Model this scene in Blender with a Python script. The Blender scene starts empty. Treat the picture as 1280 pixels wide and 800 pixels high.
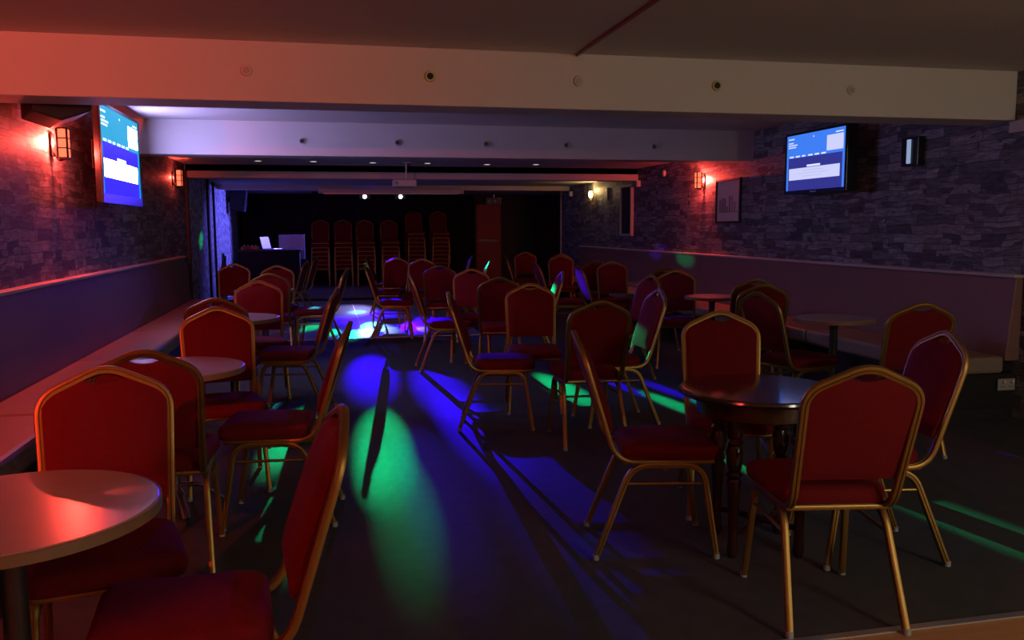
import bpy, bmesh, math, random
from mathutils import Vector, Matrix
random.seed(7)
PI = math.pi
R = math.radians
sc = bpy.context.scene
COL = sc.collection

# ------------------------------------------------------------------ materials
MATS = {}
def newmat(name):
    m = bpy.data.materials.new(name); m.use_nodes = True
    nt = m.node_tree
    return m, nt, nt.nodes['Principled BSDF']

def mat(name, col, rough=.6, metal=0., var=0., scale=30., bump=0., bscale=None, coat=0., spec=None, sheen=0.):
    if name in MATS: return MATS[name]
    m, nt, b = newmat(name)
    b.inputs['Base Color'].default_value = (*col, 1)
    b.inputs['Roughness'].default_value = rough
    b.inputs['Metallic'].default_value = metal
    if coat: b.inputs['Coat Weight'].default_value = coat; b.inputs['Coat Roughness'].default_value = .1
    if spec is not None: b.inputs['Specular IOR Level'].default_value = spec
    if sheen: b.inputs['Sheen Weight'].default_value = sheen
    tc = nt.nodes.new('ShaderNodeTexCoord')
    if var:
        n = nt.nodes.new('ShaderNodeTexNoise'); n.inputs['Scale'].default_value = scale; n.inputs['Detail'].default_value = 5
        nt.links.new(tc.outputs['Object'], n.inputs['Vector'])
        mx = nt.nodes.new('ShaderNodeMix'); mx.data_type = 'RGBA'
        mx.inputs[6].default_value = (*[c*(1-var) for c in col], 1)
        mx.inputs[7].default_value = (*[min(1, c*(1+var)) for c in col], 1)
        nt.links.new(n.outputs['Fac'], mx.inputs[0]); nt.links.new(mx.outputs[2], b.inputs['Base Color'])
    if bump:
        n2 = nt.nodes.new('ShaderNodeTexNoise'); n2.inputs['Scale'].default_value = bscale or scale*8; n2.inputs['Detail'].default_value = 3
        nt.links.new(tc.outputs['Object'], n2.inputs['Vector'])
        bp = nt.nodes.new('ShaderNodeBump'); bp.inputs['Strength'].default_value = bump; bp.inputs['Distance'].default_value = .004
        nt.links.new(n2.outputs['Fac'], bp.inputs['Height']); nt.links.new(bp.outputs['Normal'], b.inputs['Normal'])
    MATS[name] = m
    return m

def emat(name, col, strength):
    if name in MATS: return MATS[name]
    m, nt, b = newmat(name)
    b.inputs['Base Color'].default_value = (.02, .02, .02, 1)
    b.inputs['Emission Color'].default_value = (*col, 1)
    b.inputs['Emission Strength'].default_value = strength
    MATS[name] = m
    return m

def stone_mat(name, axis, tint=(1, 1, 1), glitter=False):
    """stacked slate wallpaper; axis = the horizontal world axis of the wall"""
    m, nt, b = newmat(name)
    N, L = nt.nodes, nt.links
    tc = N.new('ShaderNodeTexCoord'); sp = N.new('ShaderNodeSeparateXYZ'); L.new(tc.outputs['Object'], sp.inputs[0])
    cb = N.new('ShaderNodeCombineXYZ'); L.new(sp.outputs[axis], cb.inputs[0]); L.new(sp.outputs['Z'], cb.inputs[1])
    nz = N.new('ShaderNodeTexNoise'); nz.inputs['Scale'].default_value = 3.2; nz.inputs['Detail'].default_value = 3
    L.new(cb.outputs[0], nz.inputs['Vector'])
    sub = N.new('ShaderNodeVectorMath'); sub.operation = 'SUBTRACT'; sub.inputs[1].default_value = (.5, .5, .5); L.new(nz.outputs['Color'], sub.inputs[0])
    scl = N.new('ShaderNodeVectorMath'); scl.operation = 'MULTIPLY'; scl.inputs[1].default_value = (.16, .06, 0); L.new(sub.outputs[0], scl.inputs[0])
    add = N.new('ShaderNodeVectorMath'); L.new(cb.outputs[0], add.inputs[0]); L.new(scl.outputs[0], add.inputs[1])
    outs = []
    for (w, h, off, sq) in ((.32, .078, .37, 1.35), (.21, .046, .43, 1.6)):
        br = N.new('ShaderNodeTexBrick'); L.new(add.outputs[0], br.inputs['Vector'])
        br.offset = off; br.squash = sq; br.squash_frequency = 3; br.offset_frequency = 2
        br.inputs['Scale'].default_value = 1.; br.inputs['Brick Width'].default_value = w; br.inputs['Row Height'].default_value = h
        br.inputs['Mortar Size'].default_value = .006; br.inputs['Mortar Smooth'].default_value = 1.; br.inputs['Bias'].default_value = -.1
        br.inputs['Color1'].default_value = (.065, .062, .07, 1); br.inputs['Color2'].default_value = (.29, .28, .29, 1)
        br.inputs['Mortar'].default_value = (.055, .053, .058, 1)
        outs.append(br)
    pick = N.new('ShaderNodeTexVoronoi'); pick.inputs['Scale'].default_value = 5.; L.new(add.outputs[0], pick.inputs['Vector'])
    gt = N.new('ShaderNodeSeparateColor'); L.new(pick.outputs['Color'], gt.inputs[0])
    th = N.new('ShaderNodeMath'); th.operation = 'GREATER_THAN'; th.inputs[1].default_value = .5; L.new(gt.outputs[0], th.inputs[0])
    mx = N.new('ShaderNodeMix'); mx.data_type = 'RGBA'
    L.new(th.outputs[0], mx.inputs[0]); L.new(outs[0].outputs['Color'], mx.inputs[6]); L.new(outs[1].outputs['Color'], mx.inputs[7])
    n3 = N.new('ShaderNodeTexNoise'); n3.inputs['Scale'].default_value = 22; n3.inputs['Detail'].default_value = 6; n3.inputs['Roughness'].default_value = .7
    st = N.new('ShaderNodeVectorMath'); st.operation = 'MULTIPLY'; st.inputs[1].default_value = (.4, 1.9, 1); L.new(add.outputs[0], st.inputs[0]); L.new(st.outputs[0], n3.inputs['Vector'])
    rp = N.new('ShaderNodeMapRange'); rp.inputs[1].default_value = .3; rp.inputs[2].default_value = .7; rp.inputs[3].default_value = .32; rp.inputs[4].default_value = 1.65
    L.new(n3.outputs['Fac'], rp.inputs[0])
    ml = N.new('ShaderNodeMix'); ml.data_type = 'RGBA'; ml.blend_type = 'MULTIPLY'; ml.inputs[0].default_value = 1
    L.new(mx.outputs[2], ml.inputs[6]); L.new(rp.outputs[0], ml.inputs[7])
    tn = N.new('ShaderNodeMix'); tn.data_type = 'RGBA'; tn.blend_type = 'MULTIPLY'; tn.inputs[0].default_value = 1; tn.inputs[7].default_value = (*tint, 1)
    L.new(ml.outputs[2], tn.inputs[6]); L.new(tn.outputs[2], b.inputs['Base Color'])
    b.inputs['Roughness'].default_value = .6
    bp = N.new('ShaderNodeBump'); bp.inputs['Strength'].default_value = .25; bp.inputs['Distance'].default_value = .01
    L.new(ml.outputs[2], bp.inputs['Height']); L.new(bp.outputs['Normal'], b.inputs['Normal'])
    return m

def glitter_mat(name):
    m, nt, b = newmat(name); N, L = nt.nodes, nt.links
    tc = N.new('ShaderNodeTexCoord'); v = N.new('ShaderNodeTexVoronoi'); v.inputs['Scale'].default_value = 17
    L.new(tc.outputs['Object'], v.inputs['Vector'])
    s = N.new('ShaderNodeSeparateColor'); L.new(v.outputs['Color'], s.inputs[0])
    cr = N.new('ShaderNodeMapRange'); cr.inputs[3].default_value = .03; cr.inputs[4].default_value = .75
    L.new(s.outputs[0], cr.inputs[0]); L.new(cr.outputs[0], b.inputs['Base Color'])
    b.inputs['Roughness'].default_value = .45
    return m

def wood_mat(name, c1, c2, rough, scale=4., axis=0):
    m, nt, b = newmat(name); N, L = nt.nodes, nt.links
    tc = N.new('ShaderNodeTexCoord'); mp = N.new('ShaderNodeMapping')
    s = [14, 14, 14]; s[axis] = 1.2; mp.inputs['Scale'].default_value = s
    L.new(tc.outputs['Object'], mp.inputs[0]); n = N.new('ShaderNodeTexNoise'); n.inputs['Scale'].default_value = scale; n.inputs['Detail'].default_value = 8; n.inputs['Distortion'].default_value = .6
    L.new(mp.outputs[0], n.inputs['Vector']); mx = N.new('ShaderNodeMix'); mx.data_type = 'RGBA'
    mx.inputs[6].default_value = (*c1, 1); mx.inputs[7].default_value = (*c2, 1)
    L.new(n.outputs['Fac'], mx.inputs[0]); L.new(mx.outputs[2], b.inputs['Base Color']); b.inputs['Roughness'].default_value = rough
    return m

M = {}
M['red'] = mat('red_fabric', (.135, .0018, .005), .85, var=.15, scale=60, bump=.3, bscale=500, spec=.25)
M['gold'] = mat('gold_metal', (.36, .21, .055), .42, .88, var=.12, scale=18)
M['plastic'] = mat('dark_plastic', (.03, .03, .03), .5)
M['glide'] = mat('grey_plastic', (.35, .35, .34), .5)
M['ceil'] = mat('ceiling_paint', (.62, .60, .57), .75, var=.04, scale=2, bump=.08, bscale=60)
M['beam'] = mat('beam_paint', (.66, .64, .60), .7, var=.04, scale=3, bump=.06, bscale=50)
M['black'] = mat('black_paint', (.012, .012, .014), .6)
M['softblack'] = mat('black_cloth', (.010, .010, .014), .95)
M['carpet'] = mat('dark_carpet', (.037, .042, .040), .95, var=.35, scale=9, bump=.6, bscale=260)
M['dance'] = mat('dance_floor', (.40, .40, .42), .32, var=.1, scale=2)
M['stage'] = mat('stage_floor', (.34, .32, .36), .26, var=.15, scale=4)
M['boards'] = wood_mat('wood_boards', (.36, .17, .065), (.50, .27, .11), .55, 3., 0)
M['alu'] = mat('aluminium', (.7, .68, .66), .35, .9)
M['vinyl'] = mat('brown_vinyl', (.23, .115, .10), .55, var=.08, scale=5, bump=.1, bscale=90)
M['vinyl2'] = mat('tan_vinyl', (.26, .19, .14), .5, var=.08, scale=5, bump=.1, bscale=90)
M['cap'] = mat('pale_trim', (.50, .42, .40), .45)
M['plinth'] = mat('black_plinth', (.010, .010, .010), .7)
M['darkwood'] = wood_mat('dark_polished_wood', (.022, .007, .004), (.05, .016, .008), .17, 3., 2)
M['darktop'] = wood_mat('dark_polished_top', (.020, .008, .006), (.034, .013, .009), .13, 3., 0)
M['darktop'].node_tree.nodes['Principled BSDF'].inputs['Coat Weight'].default_value = 1.
M['darktop'].node_tree.nodes['Principled BSDF'].inputs['Coat Roughness'].default_value = .07
M['laminate'] = mat('pale_laminate', (.42, .30, .27), .24, var=.06, scale=7)
M['edge'] = mat('wood_edge', (.22, .12, .06), .5)
M['chrome'] = mat('chrome', (.75, .75, .75), .18, 1.)
M['steel'] = mat('dark_steel', (.10, .10, .11), .35, .8)
M['tvblack'] = mat('gloss_black', (.012, .012, .013), .25)
M['white'] = mat('white_plastic', (.72, .71, .69), .45)
M['paper'] = mat('paper', (.55, .53, .50), .8)
M['ink'] = mat('sepia_ink', (.25, .22, .21), .8)
M['frame'] = mat('black_frame', (.015, .012, .012), .4)
M['door'] = mat('red_door', (.30, .03, .03), .5, var=.1, scale=3)
M['sign'] = mat('green_sign', (.10, .20, .14), .5)
M['signw'] = mat('sign_white', (.6, .62, .58), .5)
M['pipe'] = mat('red_conduit', (.35, .09, .07), .5)
M['screencase'] = mat('screen_case', (.62, .60, .60), .5)
M['brass'] = mat('brass', (.6, .42, .16), .35, .9)
M['iron'] = mat('black_iron', (.012, .010, .010), .5, .3)
M['postwood'] = mat('dark_post', (.03, .018, .014), .6)
M['stoneL'] = stone_mat('slate_paper_left', 'Y')
M['stoneR'] = stone_mat('slate_paper_right', 'Y')
M['glitter'] = glitter_mat('sparkle_wall')
M['bulbR'] = emat('red_bulb', (1., .22, .06), 30)
M['paneR'] = emat('lit_red_pane', (1., .13, .06), 2.2)
_b = M['paneR'].node_tree.nodes['Principled BSDF']; _b.inputs['Base Color'].default_value = (.002, .001, .001, 1); _b.inputs['Specular IOR Level'].default_value = 0
M['bulbY'] = emat('warm_bulb', (1., .72, .30), 9)

# ------------------------------------------------------------------ mesh helpers
class MB:
    def __init__(s): s.v = []; s.f = []; s.mi = []; s.sm = []
    def add(s, vs, fs, mi=0, smooth=False):
        o = len(s.v); s.v += [tuple(v) for v in vs]
        for f in fs: s.f.append(tuple(i+o for i in f)); s.mi.append(mi); s.sm.append(smooth)
        return s
    def box(s, x0, x1, y0, y1, z0, z1, mi=0, M4=None):
        vs = [Vector((x, y, z)) for z in (z0, z1) for y in (y0, y1) for x in (x0, x1)]
        if M4 is not None: vs = [M4 @ v for v in vs]
        return s.add(vs, [(0, 2, 3, 1), (4, 5, 7, 6), (0, 1, 5, 4), (2, 6, 7, 3), (0, 4, 6, 2), (1, 3, 7, 5)], mi)
    def lathe(s, prof, n=24, c=(0, 0, 0), mi=0, axis='Z', smooth=True, caps=True):
        vs = []
        for (r, z) in prof:
            for k in range(n):
                a = 2*PI*k/n; p = (r*math.cos(a), r*math.sin(a), z)
                if axis == 'Y': p = (p[0], p[2], p[1])
                if axis == 'X': p = (p[2], p[0], p[1])
                vs.append((p[0]+c[0], p[1]+c[1], p[2]+c[2]))
        fs = []
        for j in range(len(prof)-1):
            for k in range(n):
                a, b_ = j*n+k, j*n+(k+1) % n
                fs.append((a, b_, b_+n, a+n))
        s.add(vs, fs, mi, smooth)
        if caps:
            s.add(vs[:n], [tuple(range(n))[::-1]], mi); s.add(vs[-n:], [tuple(range(n))], mi)
        return s
    def sweep(s, path, prof, ref=(0, 0, 1), mi=0, smooth=True, closed=False):
        """prof: list of (a,b): a along the side vector, b along ref-ish normal"""
        P = [Vector(p) for p in path]; n = len(prof); rings = []
        ref = Vector(ref)
        for i, p in enumerate(P):
            t = (P[min(i+1, len(P)-1)] - P[max(i-1, 0)]).normalized()
            if callable(ref): pass
            nn = (ref - t*ref.dot(t))
            if nn.length < 1e-4: nn = Vector((1, 0, 0)) - t*t.x
            nn.normalize(); sd = t.cross(nn)
            rings.append([p + sd*a + nn*b for a, b in prof])
        vs = [v for r in rings for v in r]; fs = []
        for j in range(len(P)-1):
            for k in range(n):
                a, b_ = j*n+k, j*n+(k+1) % n
                fs.append((a, b_, b_+n, a+n))
        s.add(vs, fs, mi, smooth)
        s.add(rings[0], [tuple(range(n))[::-1]], mi); s.add(rings[-1], [tuple(range(n))], mi)
        return s
    def mesh(s, name, mats):
        me = bpy.data.meshes.new(name); me.from_pydata(s.v, [], s.f)
        bm = bmesh.new(); bm.from_mesh(me); bmesh.ops.recalc_face_normals(bm, faces=bm.faces); bm.to_mesh(me); bm.free()
        for m in (mats if isinstance(mats, (list, tuple)) else [mats]): me.materials.append(m)
        for p, mi, sm in zip(me.polygons, s.mi, s.sm): p.material_index = mi; p.use_smooth = sm
        me.update()
        if any(s.sm): me.set_sharp_from_angle(angle=R(38))
        return me
    def build(s, name, mats, parent=None, bevel=0.):
        o = bpy.data.objects.new(name, s.mesh(name, mats)); COL.objects.link(o)
        if parent is not None: o.parent = parent
        if bevel:
            b = o.modifiers.new('bevel', 'BEVEL'); b.width = bevel; b.segments = 2; b.limit_method = 'ANGLE'; b.angle_limit = R(40)
        return o

def ell(a, b, n=12): return [(a*math.cos(2*PI*k/n), b*math.sin(2*PI*k/n)) for k in range(n)]
def groove(a, b, g=.45, n=16):
    """flattened tube with a narrow channel pressed along both broad faces"""
    h = [(-a, .45*b), (-.80*a, .92*b), (-.60*a, b), (-.16*a, b), (-.07*a, (1-g)*b), (.07*a, (1-g)*b), (.16*a, b), (.60*a, b), (.80*a, .92*b), (a, .45*b)]
    return h + [(-x, -y) for x, y in h]
def fillet(pts, rad, n=6):
    P = [Vector(p) for p in pts]; out = [P[0]]
    for i in range(1, len(P)-1):
        r = rad[i] if isinstance(rad, (list, tuple)) else rad
        a, b, c = P[i-1], P[i], P[i+1]
        d1 = (a-b); d2 = (c-b); l = min(r, d1.length*.48, d2.length*.48)
        s_, e = b+d1.normalized()*l, b+d2.normalized()*l
        for k in range(n+1):
            t = k/n; out.append(s_*(1-t)**2 + b*2*t*(1-t) + e*t*t)
    out.append(P[-1])
    return out

def tag(o, label, cat, group=None, kind=None):
    o['label'] = label; o['category'] = cat
    if group: o['group'] = group
    if kind: o['kind'] = kind
    return o
def thing(name, label, cat, loc=(0, 0, 0), rz=0., group=None, rot=None):
    o = bpy.data.objects.new(name, None); o.empty_display_size = .1; COL.objects.link(o)
    o.location = loc; o.rotation_euler = rot or (0, 0, rz)
    return tag(o, label, cat, group)
def struct(o, label=None):
    o['kind'] = 'structure'
    if label: o['label'] = label
    return o
def copy_tree(o, parent=None):
    kids = [c for c in o.children]
    c = o.copy(); COL.objects.link(c)
    if parent is not None: c.parent = parent
    for k in kids: copy_tree(k, c)
    return c

# ------------------------------------------------------------------ camera (stands at x=0, y=0, 1.4 m up)
F, YAW, PITCH, ROLL = 1060., .216, .1085, -.0055
fw = Vector((math.sin(YAW)*math.cos(PITCH), math.cos(YAW)*math.cos(PITCH), -math.sin(PITCH)))
rt = Vector((math.cos(YAW), -math.sin(YAW), 0)); up = rt.cross(fw)
cxv = rt*math.cos(ROLL) + up*math.sin(ROLL); cyv = -rt*math.sin(ROLL) + up*math.cos(ROLL)
cam = bpy.data.cameras.new('camera'); co = bpy.data.objects.new('camera', cam); COL.objects.link(co)
cam.sensor_fit = 'HORIZONTAL'; cam.sensor_width = 36; cam.lens = F*36/1280; cam.clip_start = .05
mw = Matrix((cxv, cyv, -fw)).transposed().to_4x4(); mw.translation = (0, 0, 1.4); co.matrix_world = mw
sc.camera = co

# ------------------------------------------------------------------ room shell
XL, XR = -1.915, 4.90
YN, YF = -4.0, 21.2
def slab(name, m, *b, bevel=0.):
    return struct(MB().box(*b).build(name, m, bevel=bevel))
slab('floor', M['carpet'], XL-.1, 6.4, 2.48, YF+.1, -.12, 0)
slab('floor_boards', M['boards'], XL-.1, 6.4, YN, 2.452, -.12, .001)
slab('trim_1', M['alu'], XL, XR, 2.450, 2.482, -.01, .006)
slab('ceiling', M['ceil'], XL-.1, 6.4, YN, 9.2, 2.495, 2.6)
slab('ceiling_dance', M['ceil'], XL-.1, 6.4, 9.2, 12.9, 2.32, 2.6)
slab('ceiling_stage', M['ceil'], XL-.1, 6.4, 12.9, YF+.1, 2.23, 2.6)
slab('wall_left', M['stoneL'], XL-.1, XL, YN, 12.9, 0, 2.6)
slab('wall_left_stage', M['glitter'], XL-.1, XL, 12.9, 20.2, 0, 2.6)
slab('wall_left_wing', M['black'], XL-.1, XL, 20.2, YF+.1, 0, 2.6)
slab('wall_right', M['stoneR'], XR, XR+.1, YN, 17.4, 0, 2.6)
slab('wall_right_wing', M['black'], 6.3, 6.4, 17.4, YF+.1, 0, 2.6)
slab('wall_wing_return', M['black'], XR+.1, 6.4, 17.3, 17.4, 0, 2.6)
slab('wall_far', M['black'], XL-.1, 6.4, YF, YF+.1, 0, 2.6)
slab('wall_near', M['ceil'], XL-.1, 6.4, YN-.1, YN, 0, 2.6)
slab('trim_2', M['cap'], XR-.02, XR+.02, 17.40, 17.44, .06, 2.2)
beams = []
for (y, bz, d) in ((5.32, 2.15, .34), (9.16, 2.15, .30), (12.9, 2.13, .30), (16.8, 2.14, .25)):
    o = slab('ceiling_beam', M['beam'], XL, XR, y, y+d, bz, 2.55, bevel=.006); beams.append(o)
# dark posts and shallow rail on the left wall beside the sparkle wall
k = 3
for y, w in ((12.85, .10), (15.1, .14), (15.9, .05)):
    slab('trim_%d' % k, M['postwood'], XL, XL+.035, y, y+w, 0 if y > 14 else .4, 2.23); k += 1
# stage and dance floor
slab('floor_dance', M['dance'], -1.05, 2.0, 10.92, 16.8, -.05, .006)
slab('floor_stage', M['stage'], XL, 6.3, 16.8, YF, -.05, .06)
slab('trim_%d' % k, M['black'], XL, XR, 16.77, 16.80, 0, .056); k += 1
# dance floor tile joints: real aluminium strips
jm = MB()
for i in range(1, 6): jm.box(-1.05, 2.0, 10.92+i*.98-.006, 10.92+i*.98+.006, .005, .0085)
for i in range(1, 4): jm.box(-1.05+i*.76-.006, -1.05+i*.76+.006, 10.92, 16.8, .005, .0085)
o = jm.build('trim_%d' % k, M['alu']); struct(o); k += 1
slab('trim_%d' % k, M['alu'], -1.05, 2.0, 10.895, 10.925, 0, .01); k += 1
# near end of the wall above the bench: pale ledge strip
slab('trim_%d' % k, M['cap'], XR-.05, XR, 3.4, 5.32, 2.06, 2.14); k += 1

# ------------------------------------------------------------------ benches
def bench(name, label, x_wall, sgn, y0, y1, seat_front):
    t = thing(name, label, 'bench', (x_wall, y0, 0), 0, 'fixed wall benches'); L_ = y1-y0
    s = sgn
    def bx(mb, xa, xb, *r): return mb.box(min(s*xa, s*xb), max(s*xa, s*xb), *r)
    depth = seat_front
    # back: slightly raked prism
    pr = [(0.0, .42), (.0, 1.02), (.06, 1.02), (.115, .46), (.115, .42)]
    vs = [(s*x, y, z) for y in (0, L_) for x, z in pr]; n = len(pr)
    fs = [tuple(range(n)), tuple(range(n, 2*n))] + [(i, (i+1) % n, n+(i+1) % n, n+i) for i in range(n)]
    MB().add(vs, fs).build('backrest', M['vinyl'], t, bevel=.008)
    mb = MB(); bx(mb, 0, .085, -.005, L_+.005, 1.02, 1.045); mb.build('top_trim', M['cap'], t, bevel=.006)
    nseg = max(1, round(L_/1.9))
    for i in range(nseg):
        a, b_ = L_*i/nseg, L_*(i+1)/nseg
        mb = MB(); bx(mb, .118, depth, a+.004, b_-.004, .33, .455)
        mb.build('seat_cushion', M['vinyl2'], t, bevel=.025)
    mb = MB(); bx(mb, 0, depth-.05, .03, L_-.01, 0.0, .325); mb.build('plinth', M['plinth'], t)
    mb = MB(); bx(mb, depth-.05, depth-.042, .03, L_-.01, 0.0, .07); bx(mb, .05, depth-.05, .022, .03, 0, .07); mb.build('kick_board', M['steel'], t)
    return t
bench('wall_bench', 'long brown upholstered bench along the wall lit red by lanterns, dark carpet in front', XL, 1, 1.0, 12.2, .585)
bench('wall_bench', 'long upholstered bench under the framed picture, black plinth with a socket on its end', XR, -1, 5.16, 15.9, .63)

# ------------------------------------------------------------------ banquet chair meshes
LEAN = .35
def yb(z): return -.195 - max(0, z-.44)*LEAN
def back_path():
    half = [(.176, .20, .418), (.180, -.155, .416), (.186, yb(.46), .47), (.199, yb(.86), .872), (.0, yb(.94), .940)]
    half = [(.174, .20, .416), (.176, -.205, .412), (.1945, yb(.862), .862)]
    full = half + [(0, yb(.951), .951)] + [(-x, y, z) for x, y, z in half[::-1]]
    return fillet(full, [0, .085, .062, .060, .062, .085, 0], 6)
BP = back_path()
def ztop(x):
    x = abs(x); best = 0
    for a, b in zip(BP, BP[1:]):
        lo, hi = sorted((a.x, b.x))
        if lo <= x <= hi and max(a.z, b.z) > .7:
            t = 0 if abs(b.x-a.x) < 1e-6 else (x-a.x)/(b.x-a.x)
            best = max(best, a.z+(b.z-a.z)*t)
    return best or .8
def wz(z):
    best = .18
    for a, b in zip(BP, BP[1:]):
        if a.x > 0 and a.z > .45 and b.z > a.z and a.z <= z <= b.z:
            best = a.x+(b.x-a.x)*(z-a.z)/(b.z-a.z); break
    return best
def chair_meshes():
    ms = {}
    m = MB(); pts = BP
    m.sweep(pts, groove(.0150, .0110), ref=(0, 1, .35))
    ms['back_frame'] = m.mesh('back_frame', M['gold'])
    # padded back with a hand hole under the crown
    nc, nr, zb = 20, 10, .535
    m = MB(); W = .184
    cols = []
    for i in range(nc+1):
        s = -1+2*i/nc; s = math.copysign(abs(s)**.85, s)
        zt = ztop(s*W)-.010
        d = abs(s*W)
        if d < .062: zt -= .034*(1-(d/.062)**2)
        cols.append((s, zt))
    def P(i, j, front):
        s, zt = cols[i]; z = zb+(zt-zb)*j/nr
        w = wz(min(z, .80))-.009 if z < .8 else W
        x = s*min(W, w)
        e = (1-abs(s)**5)*(1-abs(2*j/nr-1)**6)
        off = (.012+.022*e) if front else -(.008+.008*e)
        return (x, yb(z)+off, z+off*LEAN*.3)
    idx = {}
    vs = []; fs = []
    for fr in (1, 0):
        for i in range(nc+1):
            for j in range(nr+1):
                idx[fr, i, j] = len(vs); vs.append(P(i, j, fr))
    for fr in (1, 0):
        for i in range(nc):
            for j in range(nr): fs.append((idx[fr, i, j], idx[fr, i+1, j], idx[fr, i+1, j+1], idx[fr, i, j+1]))
    for i in range(nc):
        for j in (0, nr): fs.append((idx[1, i, j], idx[1, i+1, j], idx[0, i+1, j], idx[0, i, j]))
    for j in range(nr):
        for i in (0, nc): fs.append((idx[1, i, j], idx[1, i, j+1], idx[0, i, j+1], idx[0, i, j]))
    m.add(vs, fs, 0, True); ms['backrest'] = m.mesh('backrest', M['red'])
    # seat cushion
    out = []
    def rr(hw_f, hw_b, y0, y1, rad, n=6):
        pts = []
        cs = [(hw_f-rad, y1-rad, 0), (-hw_f+rad, y1-rad, 90), (-hw_b+rad, y0+rad, 180), (hw_b-rad, y0+rad, 270)]
        for cx, cy, a0 in cs:
            for k in range(n+1):
                a = R(a0+90*k/n); pts.append((cx+rad*math.cos(a), cy+rad*math.sin(a)))
        return pts
    base = rr(.212, .188, -.178, .235, .065)
    layers = [(.90, .424), (.985, .428), (1., .440), (1.005, .458), (.985, .474), (.93, .484), (.80, .491), (.55, .495), (.25, .496)]
    m = MB(); vs = []; n = len(base)
    for sc_, z in layers: vs += [(x*sc_, .028+(y-.028)*sc_, z) for x, y in base]
    fs = []
    for j in range(len(layers)-1):
        for kk in range(n): a, b = j*n+kk, j*n+(kk+1) % n; fs.append((a, b, b+n, a+n))
    m.add(vs, fs, 0, True); m.add(vs[:n], [tuple(range(n))]); m.add(vs[-n:], [tuple(range(n))], 0, True)
    ms['seat'] = m.mesh('seat', M['red'])
    # legs: one bent tube per side, split at the middle into a front and a rear leg
    prof = groove(.0135, .0120)
    for sg, nm in ((1, 'r'), (-1, 'l')):
        path = fillet([(sg*.200, .218, .012), (sg*.180, .160, .400), (sg*.180, -.140, .400), (sg*.204, -.290, .012)], [0, .075, .075, 0], 7)
        mid = len(path)//2
        pc = (path[mid-1]+path[mid])/2
        ms['legf'+nm] = MB().sweep(path[:mid]+[pc], prof, ref=(1, 0, 0)).mesh('leg', M['gold'])
        ms['legr'+nm] = MB().sweep([pc]+path[mid:], prof, ref=(1, 0, 0)).mesh('leg', M['gold'])
        ms['st'+nm] = MB().sweep([(sg*.1835, .172, .322), (sg*.1835, -.168, .322)], ell(.007, .007, 8), ref=(0, 0, 1)).mesh('stretcher', M['gold'])
        ms['cf'+nm] = MB().lathe([(.0135, 0), (.0145, .004), (.0135, .022)], 10, (sg*.2005, .219, 0)).mesh('foot_cap', M['glide'])
        ms['cr'+nm] = MB().lathe([(.0135, 0), (.0145, .004), (.0135, .022)], 10, (sg*.2045, -.292, 0)).mesh('foot_cap', M['glide'])
    m = MB()
    m.sweep([(.182, .0, .385), (-.182, .0, .385)], ell(.008, .008, 8))
    ms['rail'] = m.mesh('cross_rail', M['gold'])
    ms['rail_front'] = MB().sweep([(.178, .200, .415), (-.178, .200, .415)], groove(.010, .009)).mesh('seat_rail', M['gold'])
    ms['rail_back'] = MB().sweep([(.180, -.165, .413), (-.180, -.165, .413)], groove(.010, .009)).mesh('seat_rail', M['gold'])
    return ms
CM = chair_meshes()
def part(name, me, parent):
    o = bpy.data.objects.new(name, me); COL.objects.link(o); o.parent = parent; return o
def proto_chair(caps):
    t = thing('banquet_chair', 'x', 'chair')
    part('seat', CM['seat'], t); part('backrest', CM['backrest'], t); part('back_frame', CM['back_frame'], t); part('seat_rail', CM['rail_front'], t); part('seat_rail', CM['rail_back'], t)
    for s in 'rl':
        for f in 'fr':
            l = part('leg', CM['leg'+f+s], t)
            if caps: part('foot_cap', CM['c'+f+s], l)
        part('stretcher', CM['st'+s], t)
    part('cross_rail', CM['rail'], t)
    return t

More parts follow.
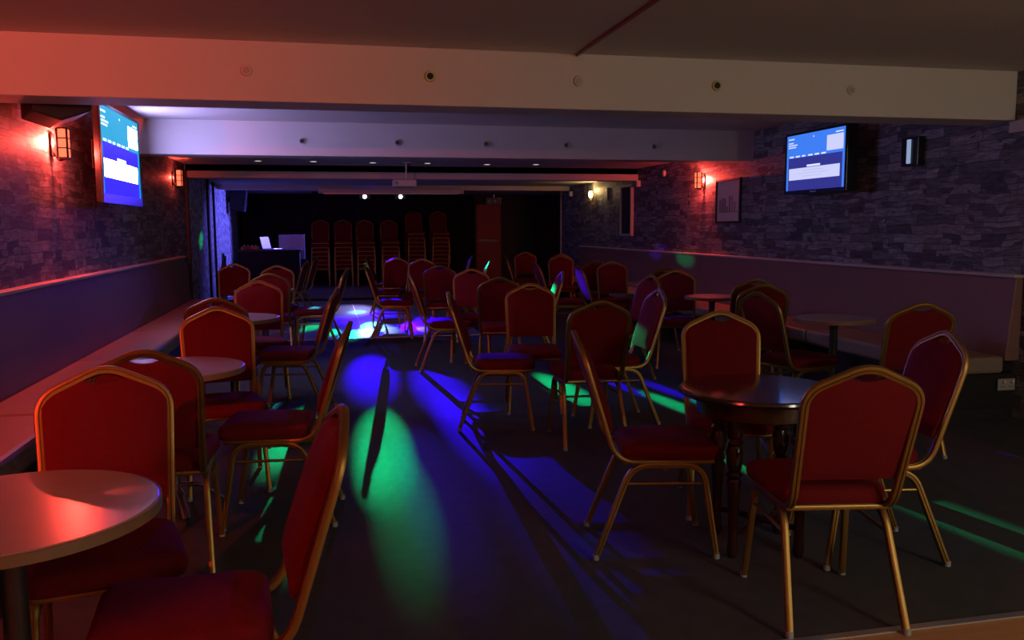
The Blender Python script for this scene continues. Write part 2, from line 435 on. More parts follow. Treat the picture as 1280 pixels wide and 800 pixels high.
CH = [  # x, y, heading in degrees, label
 # round the dark wooden table
 (1.765, 2.75, -10, 'red gold-framed banquet chair with its back to us, nearest at the dark wooden table'),
 (2.21, 3.15, -278, 'red banquet chair between the dark wooden table and the wall sockets, facing the table sideways'),
 (1.41, 3.44, -102, 'red banquet chair in profile, pulled up to the aisle side of the dark wooden table'),
 (1.93, 3.81, -199, 'red banquet chair facing us from behind the dark wooden table'),
 # cluster behind it
 (1.66, 5.30, -3, 'red banquet chair seen from behind, just beyond the profile chair at the dark table'),
 (1.20, 5.84, -102, 'red banquet chair in profile beside the aisle, violet light on its seat'),
 (1.55, 6.30, -190, 'red banquet chair facing us with teal light under its backrest, in the middle group'),
 (1.99, 5.76, -270, 'red banquet chair turned sideways, backrest pink with pale green light along its lower edge'),
 (1.62, 7.92, -12, 'dark red banquet chair with back to us, behind the facing chair of the middle group'),
 (1.495, 8.86, -192, 'crimson banquet chair facing us, blue and cyan chair tips above it'),
 (1.42, 10.55, -12, 'shadowed purple-looking banquet chair with back to us at the edge of the dance floor'),
 (1.17, 8.37, -90, 'banquet chair in profile by the aisle with a bright violet seat top'),
 (1.30, 11.95, -192, 'red banquet chair facing us on the dance floor behind the purple-looking chair'),
 (.92, 12.55, -202, 'dim red banquet chair half hidden on the dance floor, in front of the stage stacks'),
 (.86, 10.95, -97, 'dark banquet chair in profile standing on the near edge of the lit dance floor'),
 (1.02, 14.1, -100, 'banquet chair in profile on the dance floor with a tiny violet glint on its tip'),
 (1.93, 13.48, -282, 'sideways banquet chair with a violet-lit tip above the crimson facing chair'),
 (1.78, 11.22, -282, 'sideways banquet chair with a cyan-lit tip above the crimson facing chair'),
 (3.24, 13.50, -102, 'thin edge-on banquet chair standing alone before the dark doorway'),
 (3.52, 14.85, -192, 'small red banquet chair facing us nearest the red door'),
 (2.97, 10.42, -92, 'dim violet banquet chair in profile in front of the small red facing chair'),
 (3.97, 14.22, -12, 'dark red banquet chair with back to us, behind the bright red chair near bench end'),
 (3.64, 12.88, -192, 'bright red banquet chair facing us near the far end of the bench'),
 (1.99, 8.38, -276, 'sideways banquet chair whose backrest is lit bright green'),
 (3.30, 9.69, -92, 'banquet chair in three-quarter view, its backrest lit solid violet'),
 (3.63, 11.27, -12, 'dull red banquet chair seen from behind, next to the violet-lit backrest'),
 (3.62, 10.32, -192, 'bright red banquet chair facing us behind the farthest small wall table'),
 (2.62, 7.42, -262, 'pinkish grey banquet chair sideways, tip showing behind the pink and green one'),
 (3.45, 7.95, -200, 'dark red banquet chair facing us beside the middle wall table'),
 (3.68, 9.20, 3, 'almost black banquet chair with a glint on top, facing the farthest wall table'),
 (3.67, 6.98, -12, 'dark banquet chair with its arched back to us, facing the middle wall table'),
 (3.42, 6.37, -14, 'brownish red banquet chair with back to us, between two wall tables'),
 (3.26, 5.42, -77, 'red banquet chair in three-quarter view with seat under the nearest wall table'),
 (3.47, 4.64, -12, 'red banquet chair with back to us by the end of the socketed bench'),
 # left rows
 (-.335, 2.12, -264, 'nearest red banquet chair in profile, cut off below, beside the red-lit table'),
 (-.65, 2.62, -169, 'red banquet chair facing us behind the red-lit table in front'),
 (-.69, 3.73, 2, 'red banquet chair with back to us and a lavender gleam in its hand hole'),
 (-.26, 4.20, -276, 'red banquet chair in profile on the aisle with green light beneath its seat'),
 (-.56, 4.77, -170, 'red banquet chair facing us behind the second table by the bench'),
 (-.70, 6.18, -2, 'dark banquet chair with a white glint on top, behind the second table by the bench'),
 (-.28, 6.62, -280, 'banquet chair in profile with a pale seat, second along the aisle from the front'),
 (-.54, 7.32, -174, 'pink-looking red banquet chair facing us at the third table by the bench'),
 (-.55, 9.30, -2, 'maroon banquet chair with back to us, right behind the pink-looking chair'),
 (-.55, 10.52, -174, 'maroon banquet chair facing us at the fourth table by the bench'),
 (-.12, 9.98, -280, 'slim edge-on banquet chair at the near dance floor edge, third along the aisle'),
 (-1.18, 11.3, -182, 'nearly black banquet chair close to the blue sparkling wall'),
 (-.61, 12.39, -282, 'edge-on banquet chair by the DJ desk, nearer of the pair'),
 (-.49, 13.66, -282, 'edge-on banquet chair by the DJ desk, farther of the pair'),
]
chair0 = proto_chair(True)
for i, (x, y, a, lab) in enumerate(CH):
    o = chair0 if i == 0 else copy_tree(chair0)
    o.location = (x, y, .011 if (-1.05 < x < 2.0 and y > 11) else 0.002); o.rotation_euler = (0, 0, R(a)); tag(o, lab, 'chair', 'red banquet chairs on the floor')
# stacks on the stage
ORD = ['topmost', 'second from top', 'third from top', 'fourth from top', 'fifth from top', 'sixth from top', 'seventh from top', 'eighth from top', 'lowest']
STK = ['stack nearest the DJ desk', 'second stack from the DJ desk', 'third stack from the DJ desk', 'fourth stack from the DJ desk', 'second stack from the red door', 'stack nearest the red door']
stack0 = None
for s, (x, n) in enumerate(((-.10, 7), (.42, 7), (.93, 7), (1.49, 7), (2.08, 9), (2.66, 9))):
    jit = random.uniform(-3, 3)
    for k in range(n):
        if stack0 is None: stack0 = proto_chair(False); o = stack0
        else: o = copy_tree(stack0)
        o.location = (x+random.uniform(-.006, .006), 20.15-.022*k, .062+.098*k); o.rotation_euler = (0, 0, R(180+jit+random.uniform(-1, 1)))
        w = 'lowest' if k == 0 else ORD[n-1-k]
        tag(o, 'red chair, %s in the %s on stage' % (w, STK[s]), 'chair', 'stacked banquet chairs on the stage')

# ------------------------------------------------------------------ tables
def pedestal(label, x, y, r, rz, h=.72):
    t = thing('pedestal_table', label, 'table', (x, y, 0.002), rz, 'round pedestal tables by the benches')
    MB().lathe([(r-.004, h-.028), (r-.004, h-.004), (r-.010, h)], 56, smooth=False).build('tabletop', M['laminate'], t)
    MB().lathe([(r-.004, h-.030), (r, h-.029), (r, h-.003), (r-.004, h-.002)], 56, caps=False).build('edge_band', M['edge'], t)
    MB().lathe([(.09, h-.036), (.09, h-.030)], 20).build('mounting_plate', M['steel'], t)
    MB().lathe([(.038, .05), (.034, .10), (.030, .14), (.030, h-.07), (.045, h-.036)], 20).build('post', M['steel'], t)
    for k_ in range(4):
        a = k_*PI/2+PI/4; d = Vector((math.cos(a), math.sin(a), 0))
        pth = fillet([d*.02+Vector((0, 0, .12)), d*.12+Vector((0, 0, .11)), d*(r*.66)+Vector((0, 0, .012))], [0, .08, 0], 6)
        MB().sweep(pth, ell(.022, .011, 10)).build('foot', M['chrome'], t)
    return t
for args in (('red-lit round table in front, its scuffed top shining red and lavender', -.775, 2.235, .348, .2),
             ('second round table from the front beside the red-lit bench, plain pinkish top', -.77, 4.42, .36, -.436),
             ('third round table along the red-lit bench, in front of the pink-looking chair', -.72, 6.84, .36, .3),
             ('fourth round table along the red-lit bench, near the dance floor', -.68, 9.92, .33, .3),
             ('nearest small round table along the socket-side bench, greyish top', 3.69, 5.62, .29, .3),
             ('middle small round table along the socket-side bench, dull red top', 3.70, 7.69, .265, 0.),
             ('farthest small round table along the socket-side bench, before bright red chair', 3.84, 9.74, .27, .2)):
    pedestal(*args)
# scuffs on the front table belong to its top
# dark wooden pub table
t = thing('wooden_table', 'dark polished round wooden pub table on four turned legs, chairs all round', 'table', (1.82, 3.30, .002), -YAW)
H_ = .705; r_ = .345
MB().lathe([(r_-.02, H_-.030), (r_-.004, H_-.024), (r_, H_-.014), (r_-.003, H_-.005), (r_-.012, H_)], 72).build('tabletop', M['darktop'], t)
MB().lathe([(.265, H_-.105), (.27, H_-.10), (.27, H_-.030)], 48).build('apron', M['darkwood'], t)
lp = [(.014, 0), (.020, .012), (.024, .03), (.021, .06), (.019, .10), (.022, .20), (.028, .30), (.031, .335), (.024, .345), (.034, .36), (.024, .375), (.029, .39), (.035, .42), (.036, .46),
      (.028, .485), (.036, .50), (.026, .515), (.034, .53), (.034, .65), (.034, H_-.032)]
for sx in (1, -1):
    for sy in (1, -1):
        MB().lathe(lp, 20, (sx*.14, sy*.14, 0)).build('leg', M['darkwood'], t)
m = MB()
m.sweep([(.135, .135, .10), (-.135, -.135, .10)], ell(.010, .014, 10)); m.build('stretcher', M['darkwood'], t)
m = MB(); m.sweep([(.135, -.135, .125), (-.135, .135, .125)], ell(.010, .014, 10)); m.build('stretcher', M['darkwood'], t)

# ------------------------------------------------------------------ televisions
def tv(label, loc, rz, w, h, pal, depth=.05, arm=.12, bb=.035):
    """local: screen faces -Y, x = viewer's right"""
    t = thing('television', label, 'television', loc, rz, 'wall televisions showing a blue menu page')
    bz = .022
    m = MB(); m.box(-w/2-bz, w/2+bz, .0, depth, -h/2-bb, h/2+bz)
    m.build('casing', M['tvblack'], t, bevel=.006)
    m = MB()
    m.box(-w/2-bz, w/2+bz, -.008, .0, h/2, h/2+bz); m.box(-w/2-bz, w/2+bz, -.008, .0, -h/2-bb, -h/2)
    m.box(-w/2-bz, -w/2, -.008, .0, -h/2, h/2); m.box(w/2, w/2+bz, -.008, .0, -h/2, h/2)
    m.build('bezel', M['tvblack'], t)
    m = MB()
    def q(u0, u1, v0, v1, mi, lay):
        y = -.0008*(lay+1); m.add([(-w/2+u*w, y, h/2-v*h) for u, v in ((u0, v0), (u1, v0), (u1, v1), (u0, v1))], [(0, 1, 2, 3)], mi)
    q(0, 1, 0, 1, 0, 0)                       # page background (light blue border)
    q(.035, .955, .41, 1, 1, 1)               # dark lower panel
    q(.05, .92, .60, .81, 2, 2)               # white box
    q(.70, .965, .10, .36, 2, 1)              # pale square beside the header
    rnd = random.Random(3)
    for (u, v, l) in ((.03, .055, .09), (.03, .125, .09), (.03, .165, .16), (.03, .205, .12)):   # unreadable header lines
        x = u
        while x < u+l: d = rnd.uniform(.014, .03); q(x, x+d-.004, v, v+.022, 3, 2); x += d
    for i in range(6): q(.055+.112*i, .055+.112*i+(.075 if i != 2 else .06), .375, .402, 3, 2)   # menu row
    q(.37, .60, .555, .59, 3, 2)              # heading over the white box
    q(.84, .96, .055, .075, 3, 2)
    for i, (a, b) in enumerate(((.30, .66), (.22, .74), (.28, .62))): q(a, b, .645+.05*i, .653+.05*i, 4, 3)
    q(.47, .485, .06, .085, 3, 2)
    m.build('screen', [emat(pal+'_page', *PAL[pal][0]), emat(pal+'_panel', *PAL[pal][1]), emat(pal+'_white', *PAL[pal][2]), emat(pal+'_text', *PAL[pal][3]), emat(pal+'_faint', *PAL[pal][4])], t)
    m = MB(); m.box(-.3*w, .3*w, depth, depth+.05, -.3*h, .3*h); m.build('rear_housing', M['tvblack'], t)
    m = MB(); m.box(-.05, .05, depth+.05, depth+arm-.01, -.06, .06); m.box(-.12, .12, depth+arm-.012, depth+arm, -.12, .12); m.build('wall_bracket', M['iron'], t)
    m = MB(); m.box(-.05, .05, -.0095, -.008, -h/2-bb*.72, -h/2-bb*.38); m.build('badge', M['alu'], t)
    return t
PAL = {'near': [((0.0, .40, .72), 1.), ((.035, .02, .85), 1.15), ((.48, .40, 1.), 42), ((.8, .95, 1.), 2.), ((.5, .5, 1.), 2.5)],
       'far': [((.05, .22, .95), .95), ((.040, .045, .36), .75), ((.62, .64, .98), 1.0), ((.7, .75, 1.), 1.1), ((.45, .46, .8), 1.)]}
tv('bright television on the red-lit wall above the bench, cyan page header', (-1.70, 8.03, 2.042), R(90), 1.42, .70, 'near', arm=.163, bb=.075)
tv('television on the slate-papered wall beside the framed picture, indigo page', (4.62, 7.45, 2.025), R(-90), 1.0, .545, 'far', .11, arm=.167)

# ------------------------------------------------------------------ wall lamps
def lantern(label, x, y, z, sgn, red=True):
    t = thing('wall_lantern', label, 'wall lamp', (x, y, z), 0 if sgn > 0 else PI, 'red wall lanterns')
    m = MB(); m.box(0, .018, -.035, .035, -.10, .06); m.build('wall_plate', M['iron'], t, bevel=.004)
    m = MB(); m.sweep(fillet([(.015, 0, -.06), (.05, 0, -.13), (.088, 0, -.118)], [0, .05, 0]), ell(.008, .008, 8)); m.build('bracket', M['iron'], t)
    # cage: square lantern, open at the top and towards the wall
    x0, x1, w, z0, z1 = .055, .120, .036, -.11, .10
    m = MB(); e = .006
    for xx in (x0, x1):
        for yy in (-w, w): m.box(xx-e, xx+e, yy-e, yy+e, z0, z1)
    for zz in (z0, z0+.07, z0+.14, z1):
        for yy in (-w, w): m.box(x0, x1, yy-e*.7, yy+e*.7, zz-e*.7, zz+e*.7)
        m.box(x1-e*.7, x1+e*.7, -w, w, zz-e*.7, zz+e*.7)
    m.box(x0, x1, -w, w, z0-.012, z0-.006)
    m.build('cage', M['iron'], t)
    m = MB(); g = .0015
    for yy in (-w, w): m.box(x0+e, x1-e, yy-g, yy+g, z0+e, z1-e)
    m.box(x1-g, x1+g, -w+e, w-e, z0+e, z1-e)
    m.build('glass', M['paneR'], t)
    m = MB(); m.lathe([(.012, -.11), (.012, -.06)], 12, ((x0+x1)/2, 0, 0)); m.build('lamp_holder', M['brass'], t)
    m = MB(); m.lathe([(.010, -.06), (.022, -.03), (.024, 0), (.016, .03), (.004, .045)], 14, ((x0+x1)/2, 0, 0)); m.build('bulb', M['bulbR'], t)
    return t
lantern('glowing red lantern on the slate wall just below the black loudspeaker', XL, 6.80, 2.03, 1)
lantern('small red lantern beyond the bright television', XL, 11.85, 2.07, 1)
lantern('red lantern above the framed picture on the slate-papered wall', XR, 10.48, 2.01, -1)
lantern('red lantern near the front of the red-lit bench, outside the view', XL, .7, 2.03, 1)
# pale candle lamp
t = thing('candle_lamp', 'small warm white candle lamp on the wall beside the dark niche', 'wall lamp', (XR, 15.1, 2.0), PI)
m = MB(); m.box(0, .02, -.05, .05, -.24, -.02); m.build('wall_plate', M['brass'], t, bevel=.005)
m = MB(); m.sweep(fillet([(.015, 0, -.16), (.07, 0, -.19), (.09, 0, -.10)], [0, .05, 0]), ell(.009, .009, 8)); m.build('bracket', M['brass'], t)
m = MB(); m.lathe([(.012, -.11), (.028, -.10), (.012, -.09), (.012, -.065)], 14, (.09, 0, 0)); m.build('candle_cup', M['brass'], t)
m = MB(); m.lathe([(.022, -.065), (.036, -.03), (.040, .0), (.034, .04), (.030, .06)], 16, (.09, 0, 0)); m.build('lamp_shade', M['bulbY'], t)
# slim wall box on the right; caught light drawn as an emissive strip
t = thing('slim_wall_box', 'dark wall box with slim pale blue strip, caught light drawn as glow', 'wall lamp', (XR, 6.36, 2.018), PI)
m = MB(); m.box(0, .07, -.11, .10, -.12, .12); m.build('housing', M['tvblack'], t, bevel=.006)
m = MB(); m.box(.07, .085, -.022, .018, -.10, .10); m.build('glow_strip', emat('caught_light', (.45, .62, .95), .55), t, bevel=.004)

# ------------------------------------------------------------------ loudspeakers
def prism(mb, pts, y0, y1):
    n = len(pts); vs = [(x, y, z) for y in (y0, y1) for x, z in pts]
    return mb.add(vs, [tuple(range(n)), tuple(range(n, 2*n))]+[(i, (i+1) % n, n+(i+1) % n, n+i) for i in range(n)])
t = thing('loudspeaker', 'black wedge loudspeaker mounted high on the red-lit wall over the lantern', 'loudspeaker', (-1.66, 6.02, 2.24), R(24))
m = MB()
prism(m, [(-.16, .15), (-.16, -.12), (.0, -.17), (.17, -.10), (.19, .15)], -.25, .25); m.build('cabinet', M['black'], t, bevel=.012)
m = MB(); m.add([(.174, -.23, -.095), (.174, .23, -.095), (.194, .23, .13), (.194, -.23, .13)], [(0, 1, 2, 3)]); m.build('grille', M['iron'], t)
m = MB(); m.lathe([(.05, 0), (.055, .004), (.02, .007)], 18, axis='Y'); o = m.build('driver', M['steel'], t); o.location = (-.04, -.256, .02)
m = MB(); m.box(-.245, -.16, -.04, .04, -.03, .03); o = m.build('wall_bracket', M['iron'], t)
t = thing('loudspeaker', 'black loudspeaker hanging above the blue sparkling wall by the stage', 'loudspeaker', (XL, 18.3, 2.0), 0)
m = MB(); prism(m, [(.06, -.21), (.34, -.25), (.40, .20), (.06, .20)], -.17, .17); m.build('cabinet', M['black'], t, bevel=.012)
m = MB(); m.box(0, .06, -.05, .05, -.05, .05); m.build('wall_bracket', M['iron'], t)
m = MB(); m.lathe([(.09, 0), (.10, .006), (.03, .010)], 20, (0, 0, 0), axis='X'); o = m.build('driver', M['iron'], t); o.location = (.372, 0, -.05)

# ------------------------------------------------------------------ framed picture, niche, sockets, sensors
t = thing('framed_picture', 'black framed picture of faint buildings on the slate-papered wall', 'picture', (XR, 9.76, 1.712), PI)
w, h, e = .30, .245, .028
m = MB(); m.box(0, .03, -w-e, w+e, h, h+e); m.box(0, .03, -w-e, w+e, -h-e, -h); m.box(0, .03, -w-e, -w, -h, h); m.box(0, .03, w, w+e, -h, h)
m.build('frame', M['frame'], t, bevel=.004)
m = MB(); m.box(.004, .012, -w, w, -h, h); m.build('print', M['paper'], t)
m = MB(); rnd = random.Random(5)
for i in range(7):
    y = -.22+i*.065; hh = rnd.uniform(.06, .20); ww = rnd.uniform(.012, .03)
    m.box(.012, .0128, y-ww, y+ww, -.13, -.13+hh)
m.box(.012, .0127, -.25, .25, -.14, -.13); m.build('drawing', M['ink'], t)
t = thing('wall_niche', 'dark framed hatch in the slate wall between the lanterns', 'hatch', (XR, 13.39, 1.672), PI)
m = MB(); m.box(0, .012, -.24, .26, -.38, .38); m.build('panel', M['black'], t)
m = MB(); m.box(0, .05, .26, .30, -.40, .40); m.box(0, .04, -.28, -.24, -.40, .40); m.box(0, .04, -.28, .30, .38, .42); m.box(0, .04, -.28, .30, -.42, -.38); m.build('surround', M['cap'], t, bevel=.004)
# double socket on the bench end
t = thing('power_socket', 'white double power socket on the black end of the bench', 'socket', (4.755, 5.182, .245), 0)
m = MB(); m.box(-.01, .135, -.012, 0, -.043, .043); m.build('face_plate', mat('cream_plastic', (.38, .36, .33), .5), t, bevel=.004)
for sx in (.03, .10):
    m = MB()
    m.box(sx-.004, sx+.004, -.0132, -.0118, .008, .024)
    m.box(sx-.016, sx-.006, -.0132, -.0118, -.018, -.012); m.box(sx+.006, sx+.016, -.0132, -.0118, -.018, -.012); m.build('pin_holes', M['black'], t)
    m = MB(); m.box(sx+.010, sx+.022, -.0165, -.012, .012, .03); m.build('switch', M['white'], t)
def boxy(name, label, cat, loc, dims, m_, group=None, bevel=.006):
    a, b_, c = dims
    o = MB().box(-a/2, a/2, -b_/2, b_/2, -c/2, c/2).build(name, m_, bevel=bevel); o.location = loc; return tag(o, label, cat, group)
boxy('motion_sensor', 'small white sensor on the slate wall where the third beam ends', 'sensor', (XR-.031, 12.82, 2.08), (.06, .06, .10), M['white'])
boxy('motion_sensor', 'small white sensor at the end of the stage beam', 'sensor', (XR-.031, 16.6, 2.07), (.06, .06, .10), M['white'])
o = MB().lathe([(.045, 0), (.05, .02), (.02, .035)], 18, axis='X').build('heat_detector', M['white']); o.location = (XR, 11.82, 2.18); o.scale = (-1, 1, 1); tag(o, 'round pale detector on the slate wall beyond the red lantern', 'detector')
boxy('switch_plate', 'narrow pale switch strip on wall between candle lamp and niche', 'switch', (XR-.012, 14.4, 1.98), (.022, .06, .22), M['cap'])
# beam fittings
SP1 = [(-.42, 'pale'), (.66, 'dark'), (1.61, 'pale'), (2.56, 'dark'), (3.56, 'pale')]
for i, (x, c) in enumerate(SP1):
    t = thing('ceiling_spot' if c == 'dark' else 'beam_cap', ['round pale cap on the front beam, nearest the red end', 'round dark fitting on the front beam, nearer the red end', 'round pale cap in the middle of the front beam', 'round dark fitting on the front beam above the wall television', 'round pale cap on the front beam, farthest from the red end'][i], 'fitting', (x, 5.317, 2.325), 0, 'round fittings on the front beam')
    MB().lathe([(.030, -.012), (.034, -.004), (.034, .004)], 20, axis='Y').build('rim', M['beam'] if c == 'pale' else M['brass'], t)
    MB().lathe([(.020, -.016), (.022, -.008)], 16, axis='Y').build('centre', M['cap'] if c == 'pale' else M['iron'], t)
for i, x in enumerate((-.20, .78, 1.73, 2.63, 3.66)):
    t = thing('beam_cap', 'round cap on the second beam, %s from the cyan television' % ['nearest', 'second', 'third', 'fourth', 'fifth'][i], 'fitting', (x, 9.157, 2.30), 0, 'round fittings on the second beam')
    MB().lathe([(.030, -.012), (.034, -.004), (.034, .004)], 20, axis='Y').build('rim', M['cap'], t)
    MB().lathe([(.020, -.016), (.022, -.008)], 16, axis='Y').build('centre', M['steel'], t)
for i, (x, y) in enumerate(((-.85, 12.1), (-.12, 12.1), (.69, 12.2), (1.46, 12.2), (2.34, 12.3), (3.05, 12.2))):
    t = thing('downlight', 'recessed downlight over the dance floor, %s' % ['first from the blue wall', 'second from the blue wall', 'third from the blue wall, before the projector', 'fourth from the blue wall, beyond the projector', 'second from the slate-papered wall', 'nearest the slate-papered wall'][i], 'downlight', (x, y, 2.32), 0, 'downlights over the dance floor')
    MB().lathe([(.055, -.006), (.062, -.003), (.062, 0)], 20).build('rim', M['chrome'], t)
    MB().lathe([(.040, -.008), (.042, -.004)], 16).build('lens', emat('dim_lens', (1., .85, .8), .8), t)
# conduit on the ceiling
m = MB(); m.sweep([(1.60, 5.32, 2.487), (1.60, YN+.02, 2.487)], ell(.011, .009, 10)); o = m.build('cable_conduit', M['pipe']); tag(o, 'thin red-brown conduit running along the near ceiling to the front beam', 'conduit')

# ------------------------------------------------------------------ projector and screen case
t = thing('projector', 'white projector hanging from the ceiling over the dance floor', 'projector', (1.12, 12.15, 2.035), 0)
m = MB(); m.box(-.165, .165, -.12, .12, -.055, .045); m.build('body', M['white'], t, bevel=.02)
m = MB(); m.lathe([(.035, 0), (.040, .03)], 18, axis='Y'); o = m.build('lens', M['tvblack'], t); o.location = (.08, .12, 0)
m = MB(); m.sweep([(.03, 0, .045), (.03, 0, .285)], ell(.014, .014, 10)); m.box(-.03, .09, -.06, .06, .272, .285); m.build('ceiling_mount', M['white'], t)
m = MB()
for i in range(5): m.box(-.16+.012+i*.012, -.16+.018+i*.012, -.122, -.119, -.03, .02)
m.build('vent', M['steel'], t)
m = MB(); m.sweep(fillet([(.05, -.02, .28), (.15, -.06, .16), (.13, -.10, .04)], [0, .1, 0]), ell(.004, .004, 6)); m.build('cable', M['black'], t)
t = thing('projection_screen', 'long pale rolled-up projection screen case above the stage front', 'screen', (1.30, 16.70, 2.115), 0)
m = MB(); m.box(-1.37, 1.37, -.055, .055, -.045, .045); m.build('case', M['screencase'], t, bevel=.015)
for s_ in (-1, 1):
    m = MB(); m.box(s_*1.38-.012, s_*1.38+.012, -.06, .10, -.05, .05); m.build('end_cap', M['white'], t)
m = MB(); m.box(-1.3, 1.3, -.02, .0, -.056, -.045); m.build('hem_bar', M['alu'], t)

# ------------------------------------------------------------------ stage: curtain, door, exit sign, DJ desk, disco lights
m = MB(); vs = []; fs = []; n = 260
for i in range(n+1):
    x = XL+.02+(3.62-XL)*i/n; y = 20.98+.045*math.sin(i*.52)+.02*math.sin(i*.13)
    vs += [(x, y, .065), (x, y+.012, .065), (x, y+.012, 2.22), (x, y, 2.22)]
for i in range(n):
    a = i*4
    for q_ in range(4): fs.append((a+q_, a+(q_+1) % 4, a+4+(q_+1) % 4, a+4+q_))
m.add(vs, fs, 0, True); o = m.build('stage_curtain', M['softblack']); tag(o, 'full width black pleated curtain hanging at the back of the stage', 'curtain')
d = struct(MB().box(3.74, 4.36, 21.14, 21.2, .06, 1.98).build('door_1', M['door'], bevel=.005), 'dark red exit door at the back of the stage')
m = MB(); m.box(3.79, 4.31, 21.125, 21.14, 1.04, 1.12); m.build('push_bar', M['steel'], d, bevel=.01)
m = MB(); m.box(3.69, 3.74, 21.12, 21.2, .06, 2.03); m.box(4.36, 4.41, 21.12, 21.2, .06, 2.03); m.box(3.69, 4.41, 21.12, 21.2, 1.98, 2.03); m.build('door_frame', M['postwood'], d)
t = thing('exit_sign', 'dim fire exit sign with running figure above the red door', 'sign', (4.14, 20.9, 2.06), 0)
m = MB(); m.box(-.20, .20, 0, .02, -.085, .085); m.build('panel', M['sign'], t, bevel=.004)
m = MB()
m.lathe([(.012, 0), (.012, .002)], 12, (-.105, -.003, .045), axis='Y')
def bar(m, a, b, w=.009):
    a, b = Vector(a), Vector(b); d_ = (b-a).normalized(); s_ = Vector((-d_.y, d_.x))*w
    m.add([(p.x, -.003, p.y) for p in (a+s_, b+s_, b-s_, a-s_)]+[(p.x, 0, p.y) for p in (a+s_, b+s_, b-s_, a-s_)], [(0, 1, 2, 3), (4, 5, 6, 7), (0, 1, 5, 4), (1, 2, 6, 5), (2, 3, 7, 6), (3, 0, 4, 7)])
bar(m, (-.105, .03), (-.12, -.015), .012); bar(m, (-.12, -.015), (-.09, -.04)); bar(m, (-.09, -.04), (-.10, -.07)); bar(m, (-.12, -.015), (-.15, -.05)); bar(m, (-.108, .022), (-.07, .005)); bar(m, (-.108, .022), (-.145, .01))
bar(m, (-.02, 0), (.06, 0), .010); bar(m, (.02, .04), (.06, 0)); bar(m, (.02, -.04), (.06, 0))
bar(m, (.10, -.07), (.10, .07), .005); bar(m, (.17, -.07), (.17, .07), .005); bar(m, (.10, .07), (.17, .07), .005)
m.build('symbol', M['signw'], t)
m = MB(); m.box(-.01, .01, .0, .02, .085, .17); m.build('hanger', M['alu'], t)
# DJ desk
t = thing('dj_desk', 'black cloth-fronted DJ desk at the stage edge beside the sparkling wall', 'desk', (-1.05, 17.5, .061), 0)
m = MB(); m.box(-.56, .56, -.30, -.27, 0, .90); m.build('front_panel', M['softblack'], t)
for sx in (-.56, .53):
    m = MB(); m.box(sx, sx+.03, -.27, .30, 0, .90); m.build('side_panel', M['softblack'], t)
m = MB(); m.box(-.60, .60, -.32, .33, .90, .935); m.build('desk_top', M['black'], t, bevel=.006)
t = thing('laptop', 'open laptop with a pale lid tilted on the DJ desk', 'laptop', (-1.02, 17.5, .998), R(65))
m = MB(); m.box(-.17, .17, -.12, .12, 0, .018); m.build('base', M['alu'], t, bevel=.004)
m = MB(); m.box(-.17, .17, -.008, 0, 0, .235); o = m.build('lid', M['white'], t, bevel=.004); o.location = (0, .12, .018); o.rotation_euler = (R(-14), 0, 0)
t = thing('pale_board', 'pale lavender board standing behind the DJ desk', 'board', (-.66, 18.0, .061), R(-8))
m = MB(); m.box(-.26, .26, 0, .02, .72, 1.22); m.build('panel', mat('board_grey', (.42, .40, .46), .6), t, bevel=.004)
for sx in (-.2, .17):
    m = MB(); m.box(sx, sx+.03, .02, .05, 0, 1.15); m.build('leg', M['iron'], t)
# mixer on desk
t = thing('dj_mixer', 'low black mixer with small knobs on the DJ desk', 'mixer', (-1.43, 17.45, .998), 0)
m = MB(); m.box(-.17, .17, -.14, .14, 0, .07); m.build('body', M['tvblack'], t, bevel=.006)
for i in range(4):
    for j in range(2):
        MB().lathe([(.012, 0), (.010, .018)], 10, (-.11+.07*i, -.05+.08*j, .07)).build('knob', M['chrome'], t)
# lighting bar with two effect lights
t = thing('lighting_bar', 'black steel bar hung across the stage ceiling', 'bar', (1.26, 19.05, 2.205), 0)
m = MB(); m.sweep([(-1.5, 0, -.02), (1.5, 0, -.02)], ell(.018, .018, 12)); m.build('tube', M['iron'], t)
for sx in (-1.2, 0, 1.2):
    m = MB(); m.box(sx-.02, sx+.02, -.015, .015, 0, .026); m.build('clamp', M['iron'], t)
DL = []
for i, (x, lab) in enumerate(((.88, 'effect light on the stage bar glaring blue-white, nearer the DJ desk'), (1.66, 'effect light on the stage bar glaring white, nearer the red door'))):
    t = thing('effect_light', lab, 'stage light', (x, 19.0, 2.10), 0, 'disco effect lights over the stage')
    m = MB(); m.box(-.13, .13, -.06, .16, -.07, .05); m.build('body', M['black'], t, bevel=.015)
    m = MB()
    for sx in (-.15, .14): m.box(sx, sx+.01, .02, .05, -.02, .085)
    m.box(-.15, .15, .02, .05, .08, .09); m.build('yoke', M['iron'], t)
    m = MB(); m.lathe([(.040, 0), (.034, -.02), (.010, -.032)], 18, (0, -.06, .045 if 0 else -.01), axis='Y'); m.build('lens', emat('lens_glow', (.75, .88, 1.), 14), t)
    DL.append(Vector((x, 18.90, 2.09)))

# ------------------------------------------------------------------ lights
def lamp(kind, name, loc, col, e, **kw):
    l = bpy.data.lights.new(name, kind); l.color = col; l.energy = e
    for k_, v_ in kw.items(): setattr(l, k_, v_)
    o = bpy.data.objects.new(name, l); COL.objects.link(o); o.location = loc; return o
RED = (1., .065, .045)
for (x, y, z, s, e) in ((XL, 6.80, 2.03, 1, 115), (XL, 11.85, 2.07, 1, 9), (XR, 10.48, 2.01, -1, 85), (XL, .7, 2.03, 1, 540)):
    lamp('POINT', 'lantern_light', (x+s*.038, y, z+.0), RED, e, shadow_soft_size=.02)
lamp('POINT', 'candle_light', (XR-.09, 15.1, 2.08), (1., .62, .22), 6, shadow_soft_size=.02)
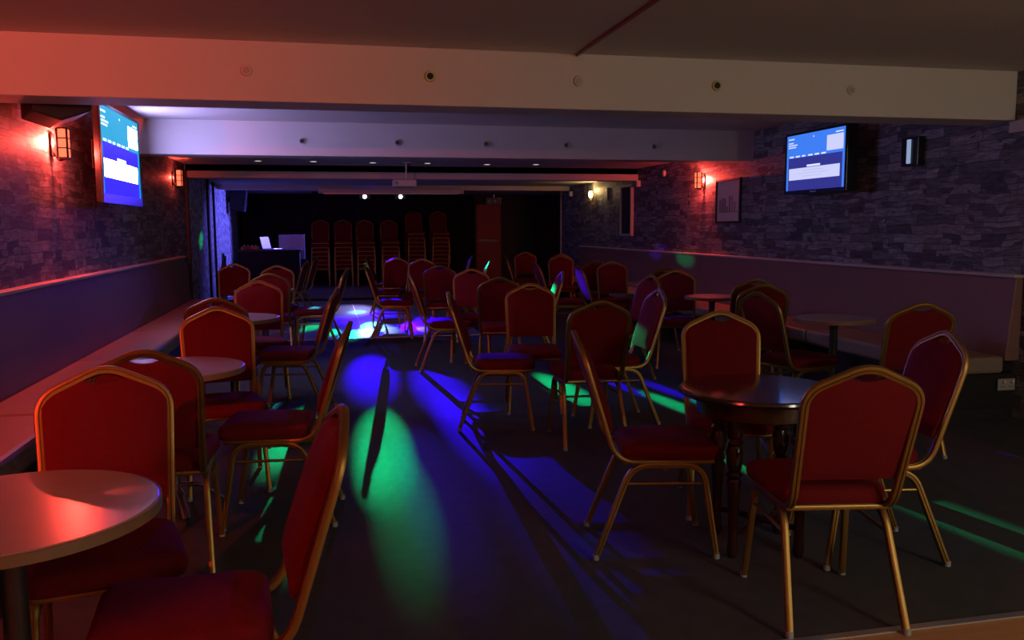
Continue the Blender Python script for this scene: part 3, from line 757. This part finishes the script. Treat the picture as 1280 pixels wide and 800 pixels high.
# bar lights behind the camera
o = lamp('AREA', 'bar_light', (3.1, -1.4, 2.40), (1., .90, .68), 38, size=.7, shape='DISK')
o.rotation_euler = (R(42), 0, R(6))
lamp('POINT', 'bar_glow', (2.9, -2.3, 1.75), (1., .90, .76), 14, shadow_soft_size=.12)

lamp('POINT', 'low_fill', (4.1, -.5, .85), (1., .87, .68), 38, shadow_soft_size=.06)  # low fill lamp added out of view to brighten the near ceiling

def beam(src, target, col, energy, deg, blend=1., rad=.012):
    l = bpy.data.lights.new('disco_beam', 'SPOT'); l.color = col; l.energy = energy; l.spot_size = R(deg); l.spot_blend = blend; l.shadow_soft_size = rad
    o = bpy.data.objects.new('disco_beam', l); COL.objects.link(o); o.location = src
    o.rotation_euler = (Vector(target)-src).to_track_quat('-Z', 'Y').to_euler()
    return o
GR = (.0, 1., .33); BL = (.022, .0, 1.); VI = (.10, .03, 1.); CY = (.05, .75, 1.)
K = 1.0
A, B = DL
BEAMS = [  # source, point lit, colour, energy, full angle
 (A, (.33, 5.45, 0), GR, 36000, 1.9), (A, (.36, 4.3, 0), GR, 10000, 1.6), (A, (.24, 5.0, 0), GR, 15000, 1.1),
 (A, (-.17, 4.47, 0), GR, 44800, 1.35), (A, (-.27, 5.86, 0), GR, 44800, 1.5), (A, (-.47, 7.0, 0), CY, 9000, 1.0),
 (A, (.41, 8.26, 0), BL, 48000, 3.2), (A, (.95, 7.3, 0), BL, 40000, 2.9), (A, (.98, 5.95, 0), BL, 38000, 2.4), (A, (1.05, 4.7, 0), BL, 8000, 3.0),
 (A, (.55, 4.6, 0), BL, 8000, 2.0), (B, (1.3, 5.0, 0), BL, 4500, 3.2),
 (B, (2.35, 6.55, 0), GR, 36000, 1.1), (B, (2.66, 6.2, 0), GR, 38000, 1.0), (B, (2.95, 5.8, 0), GR, 36000, .9), (B, (2.0, 7.0, 0), GR, 36000, 1.7),
 (B, (2.5, 7.1, 0), BL, 40000, 1.1), (B, (2.85, 6.75, 0), BL, 40000, 1.0), (B, (2.41, 4.62, 0), GR, 38400, 1.2),
 (A, (.66, 12.2, 0), CY, 1100, 3.6), (A, (.85, 11.7, 0), (.5, .85, 1.), 400, 2.6), (A, (.50, 11.5, 0), (.2, 1., .8), 900, 2.4), (A, (.30, 11.25, 0), GR, 3000, 2.6), (A, (-.25, 12.3, 0), GR, 3600, 3.2), (A, (.05, 11.6, 0), GR, 2600, 2.2),
 (A, (.49, 14.4, 0), CY, 500, 4.5), (A, (.3, 14.9, 0), (.36, .32, 1.), 450, 16), (B, (1.2, 12.0, 0), BL, 3200, 4.2), (B, (1.5, 12.8, 0), BL, 2600, 4.), (A, (.9, 14.0, 0), BL, 1500, 7), (A, (.2, 13.2, 0), BL, 2400, 5), (B, (.8, 12.6, 0), (.35, .35, 1.), 350, 3), (B, (1.3, 11.7, 0), (.5, .4, 1.), 300, 1.6),
 (A, (-1.9, 14.3, 1.23), GR, 420, 3.4), (B, (4.8, 11.0, .98), GR, 260, 2.0), (B, (4.85, 12.0, 1.04), VI, 260, 2.4),
 (A, (2.27, 8.38, .70), GR, 26000, 1.5), (A, (3.02, 9.69, .74), (.06, .01, 1.), 14000, 2.6), (B, (2.2, 13.42, .88), BL, 3600, 2.0), (B, (2.05, 11.16, .88), CY, 1800, 1.4), (A, (2.25, 5.76, .58), GR, 9000, .8),
 (A, (1.17, 8.37, .48), BL, 9000, 2.0), (A, (1.2, 5.84, .48), BL, 5000, 1.6),
]
for s_, tg, c_, e_, a_ in BEAMS: beam(s_, tg, c_, e_*K, a_)
# wide blue wash
beam(A, (.6, 8., 0), (.05, .02, 1.), 500, 34, 1.0, .02)
beam(A, (-1.9, 17.3, 1.0), (.13, .11, 1.), 1500, 62, .9, .03)

w = bpy.data.worlds.new('world'); sc.world = w; w.use_nodes = True
w.node_tree.nodes['Background'].inputs[0].default_value = (.5, .45, .55, 1); w.node_tree.nodes['Background'].inputs[1].default_value = .0005

vs_ = sc.view_settings
sc.display_settings.display_device = 'sRGB'
vs_.view_transform = 'Standard'; vs_.look = 'None'; vs_.exposure = 0.; vs_.gamma = 1.; vs_.use_curve_mapping = False
sc.cycles.max_bounces = 6; sc.cycles.diffuse_bounces = 4; sc.cycles.sample_clamp_indirect = 4.
sc.cycles.use_denoising = True
